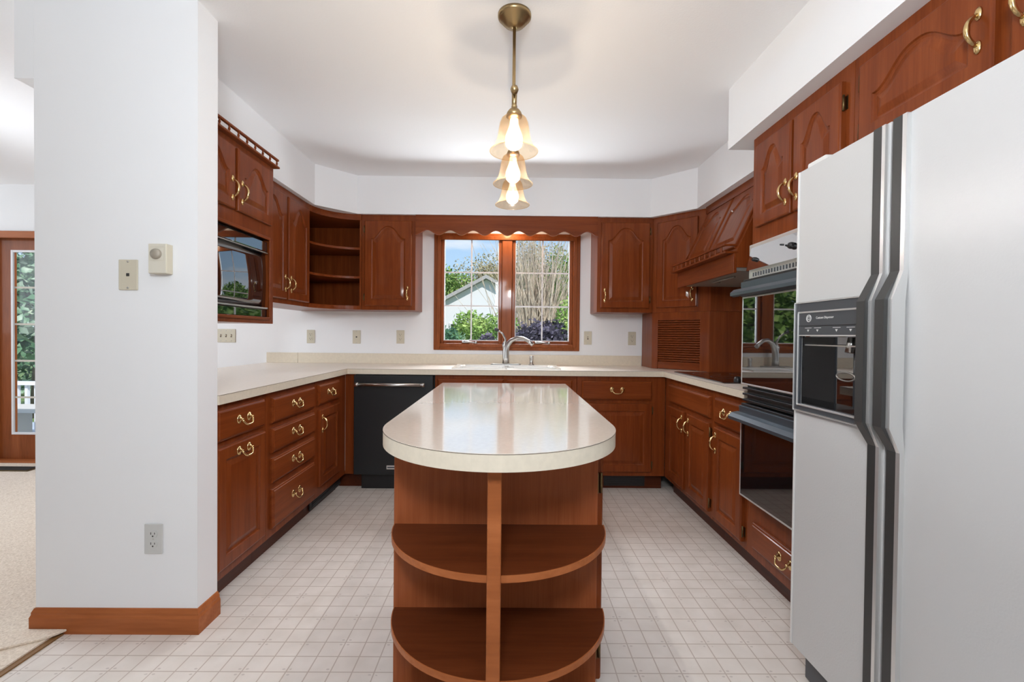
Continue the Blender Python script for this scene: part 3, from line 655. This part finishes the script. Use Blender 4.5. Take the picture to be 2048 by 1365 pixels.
# ------------------------------------------------------------------ refrigerator
fg = root('refrigerator', 'white side-by-side refrigerator with a black ice dispenser', 'refrigerator', (1.0, 1.572, 0), RR)
fw = .905; zb, zt = .105, 1.742
MB().box(.004, fw-.004, .068, .70, .03, 1.725, .004).build('cabinet_shell', M['fridge'], fg)
MB().box(.03, fw-.03, .03, .10, .006, .098, .003).build('base_grille', M['charcoal'], fg)
fx1, rx0 = .377, .383
DX = (.006, .332); DZ = (.925, 1.290)
fd = MB(); cx0, cx1, cz0, cz1 = .030, .322, .948, 1.178
fd.box(0, cx0, 0, .062, zb, zt).box(cx1, fx1, 0, .062, zb, zt).box(cx0, cx1, 0, .062, zb, cz0).box(cx0, cx1, 0, .062, cz1, zt)
frz = fd.build('freezer_door', M['fridge'], fg)
MB().box(-.004, .004, -.003, .055, zb, zt, .001).build('door_edge_trim', M['white_plastic'], frz)
rd = MB().box(rx0, fw, 0, .062, zb, zt, .006).build('fresh_food_door', M['fridge'], fg)
MB().box(.02, .11, .012, .06, zt, zt+.022, .006).build('hinge_cover', M['white_plastic'], fg)
def grip(x0, x1, out, th, mat, name, parent):
    ys = [(-.012, zt-.004), (-.012, 1.345), (-.010-out, 1.272), (-.010-out, .945), (-.012, .882), (-.012, zb+.004)]
    P_ = ys + [(0.0005, zb+.004), (0.0005, .882-.006), (th-.010-out, .945+.006), (th-.010-out, 1.272-.006), (0.0005, 1.345+.006), (0.0005, zt-.004)]
    MB().prism(P_, x0, x1, 'x').build(name, M[mat], parent)
grip(.333, .361, .040, .014, 'grip', 'handle', frz); grip(.361, .372, .030, .022, 'silver', 'handle_trim', frz)
grip(.396, .424, .040, .014, 'grip', 'handle', rd); grip(.4245, .437, .030, .034, 'silver', 'handle_trim', rd)
dp = MB(); dp.box(DX[0], cx0, -.010, -.0005, DZ[0], DZ[1], .002).box(cx1, DX[1], -.010, -.0005, DZ[0], DZ[1], .002).box(cx0, cx1, -.010, -.0005, DZ[0], cz0, .002).box(cx0, cx1, -.010, -.0005, cz1, DZ[1], .002)
dsp = dp.build('ice_dispenser', M['charcoal'], frz)
frame(DX[0]-.002, DX[1]+.001, DZ[0]-.002, DZ[1]+.002, .004, -.0115, -.0095).build('dispenser_outline', M['silver'], dsp)
frame(cx0-.006, cx1+.004, cz0-.004, 1.258, .0025, -.0125, -.0098).build('panel_outline', M['silver'], dsp)
MB().box(cx0, cx1, -.0125, -.0098, 1.178, 1.1815).build('panel_line', M['silver'], dsp)
MB().box(cx0-.002, cx1, -.0112, -.0098, 1.2105, 1.2125).build('panel_gap', M['black'], dsp)
cv = MB(); cv.box(cx0, cx1, .055, .060, cz0, cz1).box(cx0, cx0+.003, 0, .055, cz0, cz1).box(cx1-.003, cx1, 0, .055, cz0, cz1).box(cx0, cx1, 0, .055, cz0, cz0+.003).box(cx0, cx1, 0, .055, cz1-.003, cz1)
cv.build('cavity', M['black_gloss'], dsp)
MB().box(cx0+.01, cx1-.004, .002, .012, cz1-.032, cz1-.028).tube([(.205, .04, cz1-.002), (.205, .03, cz1-.05)], .012, 12).build('ice_chute', M['steel'], dsp)
MB().tube([(.205, .05, cz1-.03), (.205, .05, cz0+.01)], .006, 8).build('cavity_rod', M['charcoal'], dsp)
pd_ = MB(); pts = [(.205 + .038*math.cos(a), .02, 1.055 + .013*math.sin(a)) for a in [2*PI*k/24 for k in range(25)]]; pd_.tube(pts, .0026, 6, False); pd_.build('paddle', M['steel'], dsp)
bt = MB()
for x in (.075, .120, .205, .262):
    bt.prism([(x-.005, 1.199), (x+.005, 1.199), (x, 1.192)], -.0112, -.0098, 'y').box(x-.016, x+.016, -.0108, -.0098, 1.2035, 1.2050)
bt.build('button_markers', M['white_plastic'], dsp)
lg = MB(); R_ = .0115; lx, lz = .078, 1.236
for r_, w_ in ((R_, .0010), (R_*.78, .0006)):
    lg.tube([(lx+r_*math.cos(2*PI*k/28), -.0112, lz+r_*math.sin(2*PI*k/28)) for k in range(29)], w_, 6, False)
lg.tube([(lx-.001+.0045*math.cos(a), -.0112, lz+.001+.005*math.sin(a)) for a in [.6+k*.33 for k in range(16)]], .0007, 6)
lg.tube([(lx+.004, -.0112, lz+.005), (lx+.001, -.0112, lz+.003), (lx+.004, -.0112, lz), (lx+.0005, -.0112, lz-.003), (lx+.005, -.0112, lz-.005)], .0007, 6)
lg.build('round_emblem', M['white_plastic'], dsp)
def text_part(txt, size, parent, loc, mat, name):
    cu = bpy.data.curves.new('t', 'FONT'); cu.body = txt; cu.size = size; cu.extrude = .0003
    to = bpy.data.objects.new('t', cu); COL.objects.link(to); dg_ = bpy.context.evaluated_depsgraph_get()
    me = bpy.data.meshes.new_from_object(to.evaluated_get(dg_)); bpy.data.objects.remove(to)
    me.materials.clear(); me.materials.append(mat)
    o = bpy.data.objects.new(name, me); COL.objects.link(o); o.parent = parent; o.location = loc; o.rotation_euler = (PI/2, 0, 0); return o
text_part('Custom Dispenser', .0105, dsp, (.112, -.0104, 1.2335), M['white_plastic'], 'lettering')

# ------------------------------------------------------------------ island
isl = root('kitchen_island', 'cherry kitchen island with half-round open shelves at its near end', 'island', (-.0225, 1.9, 0))
hx = .3125; yb = 1.345-1.9; yk = 2.425-1.9
MB().box(-hx, hx-.02, yb, yk, .10, .868, .0015, 1).build('carcass', M['wood_lightened'], isl)
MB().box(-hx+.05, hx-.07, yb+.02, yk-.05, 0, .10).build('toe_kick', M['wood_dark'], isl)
def half(a, b_, n=40, yo=0): return [(a*math.cos(PI+PI*k/n), yo + b_*math.sin(PI+PI*k/n)) for k in range(n+1)]
for z in (.592, .342, .085):
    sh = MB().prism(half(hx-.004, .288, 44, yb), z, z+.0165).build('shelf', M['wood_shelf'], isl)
    bm2 = bmesh.new(); A = half(hx-.004, .288, 44, yb); B = half(hx-.0015, .2905, 44, yb); rows = []
    for (P_, zz) in ((A, z-.0004), (B, z-.0004), (B, z+.0169), (A, z+.0169)): rows.append([bm2.verts.new((x, y, zz)) for x, y in P_])
    for q in range(4):
        r0, r1 = rows[q], rows[(q+1) % 4]
        for k in range(44): bm2.faces.new((r0[k], r0[k+1], r1[k+1], r1[k]))
    bmesh.ops.recalc_face_normals(bm2, faces=bm2.faces[:]); eb = MB(); eb.add(bm2); eb.build('shelf_edge', M['wood_trim'], sh)
MB().box(-.023, .010, yb-.302, yb-.268, .0, .866, .004).build('post', M['wood_trim'], isl)
for k in range(2):
    dd = door_bm(.50, .70, 0).build('door', M['wood_v'], isl, (hx-.02, yb+.02+.53*k, .13), (0, 0, PI/2))
    for hz in (.10, .60): MB().tube([(-.004, -.012, hz-.03), (-.004, -.012, hz+.03)], .005, 8).box(-.012, .004, -.004, -.001, hz-.03, hz+.03).build('hinge', M['hinge'], dd)
ic = root('island_countertop', 'cream island top with a rounded near end', 'countertop', (-.0225, 1.9, .8685))
def ipoly(g):
    hw_ = .331+g; yc = 1.335-1.9
    return [(hw_, 2.455-1.9+g), (-hw_, 2.455-1.9+g)] + [(hw_*math.cos(PI+PI*k/56), yc + (.338+g)*math.sin(PI+PI*k/56)) for k in range(57)]
MB().prism(ipoly(0), 0, .0390).build('edge_band', M['counter_edge'], ic)
MB().prism(ipoly(.0006), .0390, .0402).build('edge_seam', M['seam'], ic)
MB().prism(ipoly(.0004), .0402, .0415).build('worktop', M['counter'], ic)

# ------------------------------------------------------------------ island pendant fixture
pf = root('island_chandelier', 'brass three-light fixture with amber bell shades over the island', 'chandelier', (.011, 1.82, 2.44))
MB().lathe([(0, 0), (.066, 0), (.066, -.010), (.060, -.016), (.056, -.017), (.052, -.026), (.046, -.027), (.041, -.038), (.020, -.046), (.012, -.050), (0, -.050)], None, 36).build('canopy', M['antique_brass'], pf)
MB().tube([(0, 0, -.045), (0, 0, -.475)], .0065, 14).build('rod', M['antique_brass'], pf)
bz = -.478
ba = MB(); ba.tube([(0, -.345, bz), (0, .31, bz)], .0085, 12)
for y in (-.345, .31): ba.lathe([(0, -.014), (.010, -.010), (.0135, 0), (.010, .010), (0, .014)], Matrix.Translation((0, y, bz)), 14)
ba.build('arm', M['antique_brass'], pf)
lamp_y = (-.325, -.005, .285)
for y in lamp_y:
    st = MB(); st.tube([(0, y, bz), (0, y, bz-.05)], [.009, .0075], 12)
    st.lathe([(.008, -.040), (.010, -.046), (.008, -.05), (.017, -.056), (.024, -.066), (.026, -.078), (.022, -.080), (0, -.080)], Matrix.Translation((0, y, bz)), 24)
    hold = st.build('socket_cup', M['antique_brass'], pf)
    sh = MB(); prof = [(.024, -.076), (.033, -.079), (.041, -.086), (.0465, -.099), (.050, -.118), (.053, -.140), (.0575, -.158), (.066, -.177), (.0745, -.188), (.078, -.191)]
    sh.lathe([(r, z) for r, z in prof] + [(r-.0025, z+.0008) for r, z in prof[::-1]], Matrix.Translation((0, y, bz)), 40)
    sh.build('lamp_shade', M['shade'], pf)
    rmj = MB(); rmj.tube([(.0785*math.cos(2*PI*k/40), y+.0785*math.sin(2*PI*k/40), bz-.191) for k in range(41)], .0016, 6, False); rmj.build('shade_rim', M['shade'], pf)
    bl = MB(); bl.lathe([(.013, -.086), (.015, -.105), (.021, -.122), (.0285, -.142), (.030, -.156), (.026, -.172), (.016, -.182), (0, -.186)], Matrix.Translation((0, y, bz)), 24); bl.build('bulb', M['bulb'], pf)
    l_ = light('pendant_bulb_light', 'POINT', (.011, 1.82+y, 2.44+bz-.235), 4.6, (1, .975, .95), radius=.004)
# lamp tucked behind the valance
light('sink_lamp_light', 'POINT', (-.02, 3.83, 2.08), 4.5, (1, .74, .48), radius=.03)

# ------------------------------------------------------------------ wall plates
def outlet(name, label, loc, mat, group, rz=0, slots=True):
    r = root(name, label, 'wall outlet', loc, rz, group)
    MB().box(-.035, .035, -.006, 0, -.0585, .0585, .003).build('cover_plate', M[mat], r)
    for sg in (-1, 1):
        rc = MB().prism([(.0165*math.cos(a)*1.0, sg*.0195 + max(-.0125, min(.0125, .0165*math.sin(a)))) for a in [2*PI*k/28 for k in range(28)]], -.0085, -.0055, 'y').build('receptacle', M[mat], r)
        sl_ = MB(); sl_.box(-.0085, -.0060, -.0090, -.0082, sg*.0195-.001, sg*.0195+.008).box(.0060, .0085, -.0090, -.0082, sg*.0195, sg*.0195+.007)
        sl_.lathe([(.003, 0), (.003, .0008), (0, .0008)], to_y(0, -.0082, sg*.0195-.007), 10); sl_.build('slots', M['slot'], rc)
    MB().lathe([(.003, 0), (.0025, .001), (0, .001)], to_y(0, -.006, 0), 10).build('screw', M['steel'], r)
    return r
YW = WALL_Y-.0005
outlet('wall_outlet', 'almond duplex outlet nearest the left end of the backsplash', (-1.736, YW, 1.140), 'almond', 'outlets above the backsplash')
outlet('wall_outlet', 'almond duplex outlet just left of the sink window', (-.951, YW, 1.144), 'almond', 'outlets above the backsplash')
outlet('wall_outlet', 'almond duplex outlet beside the appliance garage', (1.088, YW, 1.150), 'almond', 'outlets above the backsplash')
outlet('wall_outlet', 'white duplex outlet low on the short wall', (-1.366, 1.7645, .368), 'outlet_white', None)
def plate(name, label, cat, loc, mat, hw_=.035, toggles=(0,), jack=False, hh=.0585):
    r = root(name, label, cat, loc)
    MB().box(-hw_, hw_, -.006, 0, -hh, hh, .003).build('cover_plate', M[mat], r)
    for x in toggles:
        if jack:
            MB().box(x-.006, x+.006, -.0072, -.0055, -.006, .006, .001).build('jack', M['slot'], r)
        else:
            t_ = MB().prism([(-.0055, -.005), (-.016, .006), (-.013, .010), (-.0055, .006)], x-.004, x+.004, 'x').build('toggle', M[mat], r)
            MB().box(x-.006, x+.006, -.0066, -.0055, -.013, .013).build('toggle_slot', M['seam'], r)
        for sg in (-1, 1): MB().lathe([(.004, 0), (.0035, .0015), (0, .0015)], to_y(x, -.006, sg*(.044 if not jack else .050)), 10).build('screw', M['steel'], r)
    return r
plate('cable_plate', 'almond plate with a single jack between the two left outlets', 'wall plate', (-1.335, YW, 1.140), 'almond', jack=True)
plate('light_switch', 'almond single switch just right of the sink window', 'light switch', (.698, YW, 1.151), 'almond')
plate('light_switch', 'almond three-gang switch seen beyond the short wall', 'light switch', (-2.475, YW, 1.140), 'almond', .082, (-.046, 0, .046))
plate('phone_plate', 'almond phone jack plate on the short wall below the thermostat', 'wall plate', (-1.462, 1.7645, 1.388), 'almond', .0365, (0,), True, .0585)
th = root('thermostat', 'almond thermostat with a round dial on the short wall', 'thermostat', (-1.328, 1.7645, 1.447))
MB().box(-.034, .034, -.034, 0, -.056, .056, .002).build('case', M['almond'], th)
MB().box(-.0325, .0325, -.0355, -.0335, -.0545, .0545, .0006).build('face_plate', M['cream'], th)
MB().lathe([(.0195, 0), (.0195, .006), (.017, .011), (0, .012)], to_y(-.002, -.0355, .017), 24).build('dial', M['dial'], th)
frame(-.027, .027, -.008, .044, .0008, -.0362, -.035, 0).build('dial_border', M['almond'], th)
# registers
vg = root('toe_kick_register', 'black slotted register in the left toe kick', 'vent', (-1.2902, 2.95, .012), LR)
MB().box(0, .56, -.010, -.0005, 0, .084, .002).build('frame', M['black'], vg)
for k in range(5): MB().box(.03, .53, -.014, -.009, .014+.013*k, .020+.013*k).build('louver', M['charcoal'], vg)
vg = root('toe_kick_register', 'black register in the toe kick below the drawer cabinet right of the island', 'vent', (.74, 3.4842, .012), 0)
MB().box(0, .315, -.010, -.0005, .008, .086, .002).build('frame', M['black'], vg)
for k in range(4): MB().box(.02, .295, -.0125, -.0095, .022+.015*k, .027+.015*k).build('louver', M['black'], vg)
vg = root('floor_register', 'dark floor register in the carpet by the dining door', 'vent', (-4.12, 3.80, .012))
MB().box(-.19, .19, -.06, .06, 0, .008, .003).build('frame', M['hinge'], vg)
for k in range(6): MB().box(-.17, .17, -.05+.018*k, -.042+.018*k, .007, .011).build('louver', M['slot'], vg)
# carpet edge that laps over the baseboard corner
tag(MB().prism([(-1.90, 1.7505), (-1.69, 1.7505), (-1.722, 1.70), (-1.90, 1.60)], .012, .022, bev=.003).build('carpet_lap', M['carpet']), 'frayed carpet edge lapping against the short wall baseboard', 'carpet edge')

# ------------------------------------------------------------------ outdoors
struct('ground', MB().box(-80, 80, 4.17, 140, -.9, -.8), M['grass'], 'lawn outside')
dk = MB()
for k in range(30): dk.box(-10, -3.3, 4.17+.13*k, 4.17+.13*k+.124, -.5, -.45)
struct('deck_floor', dk, M['deck'], 'weathered deck outside the dining door')
dr = root('deck_railing', 'white deck railing with square balusters beyond the dining door', 'railing', (-7, 6.7, -.45))
MB().box(-3, 2.5, -.06, .06, .82, .87, .004).build('top_rail', M['white_ext'], dr)
MB().box(-3, 2.5, -.03, .03, .10, .16, .004).build('bottom_rail', M['white_ext'], dr)
for k in range(40): MB().box(-2.95+.138*k, -2.91+.138*k, -.02, .02, .16, .82).build('baluster', M['white_ext'], dr)
bn = root('deck_bench', 'pale slatted bench in front of the deck railing', 'bench', (-6.7, 6.25, -.45))
MB().box(-1.5, 1.5, -.2, .2, .52, .58, .006).build('seat', M['bench'], bn)
for x in (-1.3, 0, 1.3): MB().box(x-.05, x+.05, -.15, .15, 0, .52).build('leg', M['bench'], bn)
# white house
hs = root('white_house', 'white gabled house behind the shrubs outside the sink window', 'house', (-1.25, 25, -.8))
MB().prism([(-2.7, 0), (2.7, 0), (2.7, 3.55), (0, 5.0), (-2.7, 3.55)], 0, 7, 'y').build('wall', M['white_ext'], hs)
rf = MB()
for sg in (-1, 1): rf.prism([(0, 5.22), (0, 5.02), (sg*3.0, 3.40), (sg*3.0, 3.60)], -.35, 7.2, 'y')
rf.build('roof', M['roof_grey'], hs)
MB().prism([(-4.6, 3.35), (-2.2, 3.85), (-2.2, 3.97), (-4.6, 3.47)], -.3, 6, 'y').build('porch_roof', M['roof_grey'], hs)
MB().box(-4.4, -2.71, .2, 6, 0, 3.3).build('porch_wall', M['white_ext'], hs)
MB().box(-2.98, -2.72, -.15, .0, 0, 3.3).build('porch_post', M['bluegrey'], hs)  # dark grey post at the porch corner
for x in (-1.6, .2, 1.6):
    wn_ = MB().box(x-.4, x+.4, -.06, .02, 1.2, 2.6).build('house_window', M['white_ext'], hs); MB().box(x-.32, x+.32, -.07, -.055, 1.28, 2.52).build('house_pane', M['black'], wn_)
def leaves(n, rx, ry, rz, cz, size, shell=.55, droop=1.0):
    m = MB(); bm = m.bm
    lumps = [(random.gauss(0, .45)*rx, random.gauss(0, .45)*ry, cz+random.gauss(0, .42)*rz, random.uniform(.35, .6)) for _ in range(14)]
    for _ in range(n):
        lx_, ly_, lz_, ls = random.choice(lumps)
        d = Vector((random.gauss(0, 1), random.gauss(0, 1), random.gauss(0, 1))).normalized() * (shell + (1-shell)*random.random())
        p = Vector((lx_ + d.x*rx*ls, ly_ + d.y*ry*ls, lz_ + d.z*rz*ls))
        if p.z < .05: p.z = .05 + random.random()*.2
        a = Vector((random.gauss(0, 1), random.gauss(0, 1), random.gauss(0, .7))).normalized(); b2 = a.cross(Vector((random.gauss(0, 1), random.gauss(0, 1), random.gauss(0, 1)))).normalized()
        s_ = size*random.uniform(.6, 1.4)
        bm.faces.new([bm.verts.new(p + q) for q in (-a*s_, -b2*s_*.5, a*s_, b2*s_*.5)])
    return m
def tree(name, label, cat, loc, rx, ry, rz, cz, n, size, mat, trunk_r=.12, group=None):
    r = root(name, label, cat, loc, 0, group)
    leaves(n, rx, ry, rz, cz, size).build('foliage', M[mat], r)
    tk = MB(); tk.tube([(0, 0, -.02), (.05, 0, cz*.5), (-.05, .03, cz)], [trunk_r, trunk_r*.8, trunk_r*.4], 8)
    for k in range(6):
        a = random.uniform(0, 2*PI); z = cz*random.uniform(.5, .9); tk.tube([(0, 0, z), (math.cos(a)*rx*.3, math.sin(a)*ry*.3, z+rz*.25), (math.cos(a)*rx*.6, math.sin(a)*ry*.6, z+rz*.6)], [trunk_r*.4, trunk_r*.25, trunk_r*.1], 6)
    tk.build('trunk', M['bark'], r)
    return r
G0 = -.8
GT = 'trees beyond the yard'
tree('leafy_tree', 'green tree behind the left end of the white house', 'tree', (-5.2, 36, G0), 3.2, 3, 3.4, 5.0, 9000, .13, 'leaf', .25, GT)
tree('leafy_tree', 'tan budding tree rising behind the white gable', 'tree', (-2.2, 47, G0), 3.7, 3, 3.7, 7.4, 9000, .12, 'leaf_tan', .25, GT)
tree('leafy_tree', 'bright green tree at the right edge of the window', 'tree', (1.98, 17, G0), 1.1, 1.3, 2.4, 3.2, 6500, .075, 'leaf', .18, GT)
tree('leafy_tree', 'tan tree behind the bare twigs', 'tree', (3.6, 58, G0), 4.8, 4, 5.0, 8.4, 9000, .16, 'leaf_tan', .25, GT)
for i, (x, y, rx, rz, cz, mt) in enumerate(((-9, 20, 3.5, 3.4, 4.0, 'leaf'), (-25, 32, 4, 3.6, 4.4, 'leaf'), (9.5, 24, 3.0, 1.8, 2.2, 'leaf'), (25, 30, 4, 3.5, 4.2, 'leaf_tan'))):
    tree('leafy_tree', ('dense green tree left of the white house', 'tall green tree farthest left of the house', 'green tree well right of the bare tree', 'tan tree farthest right of the yard')[i], 'tree', (x, y, G0), rx, rx, rz, cz, 4200, .22, mt, .25, GT)
for i, (x, y, rx, rz, cz) in enumerate(((-10.6, 10.4, 1.8, 2.2, 2.7), (-15.8, 14.4, 2.2, 2.6, 2.9))):
    tree('leafy_tree', ('cool green tree right behind the deck railing', 'cool green tree farther behind the deck railing')[i], 'tree', (x, y, G0), rx, rx, rz, cz, 5200, .11, 'leaf_blue', .2, GT)
# bare twiggy tree
bt_ = root('bare_tree', 'bare tan tree of many upright twigs outside the right sash', 'tree', (.75, 13, G0))
tw_ = MB()
for k in range(430):
    a = random.uniform(0, 2*PI); rr = abs(random.gauss(0, .36)); x0, y0 = math.cos(a)*rr, math.sin(a)*rr
    sp2 = random.gauss(0, .62); z0 = random.uniform(.9, 2.2); hh = random.uniform(1.6, 3.6)
    pts = [(x0+sp2*.25, y0, z0), (x0+sp2*.6+random.gauss(0, .08), y0+random.gauss(0, .2), z0+hh*.5), (x0+sp2*1.15+random.gauss(0, .15), y0+random.gauss(0, .3), z0+hh)]
    tw_.tube(pts, [.011, .008, .0035], 4, False)
tag(tw_.build('twigs', M['twig'], bt_), None, None, None, 'stuff')
MB().tube([(0, 0, -.02), (.02, 0, .5), (0, .02, 1.2)], [.10, .08, .05], 10).build('trunk', M['bark'], bt_)
# shrubs near the window
GS = 'shrubs below the sink window'
for (x, y, rx, rz, cz, n, mt, lab) in (
    (.50, 6.6, .60, .36, 1.78, 3800, 'leaf_dark', 'dark purple shrub below the right sash'),
    (-.38, 6.0, .22, .24, 1.66, 1500, 'leaf_dark', 'low dark purple shrub below the center mullion'),
    (-.55, 8.7, .62, .50, 2.0, 3200, 'leaf', 'yellow-green shrub below the left sash near the mullion'),
    (-1.32, 7.7, .48, .40, 1.78, 2400, 'leaf_blue', 'cool green shrub below the left end of the window'),
    (1.22, 8.4, .34, .8, 1.9, 2400, 'leaf', 'green shrub below the right end of the window'),
    (-2.3, 19, .8, .7, 1.5, 2400, 'leaf', 'round green shrub against the white house wall')):
    tree('garden_shrub', lab, 'shrub', (x, y, G0), rx, rx*.8, rz, cz, n, .035 if y < 9 else .06, mt, .03, GS)
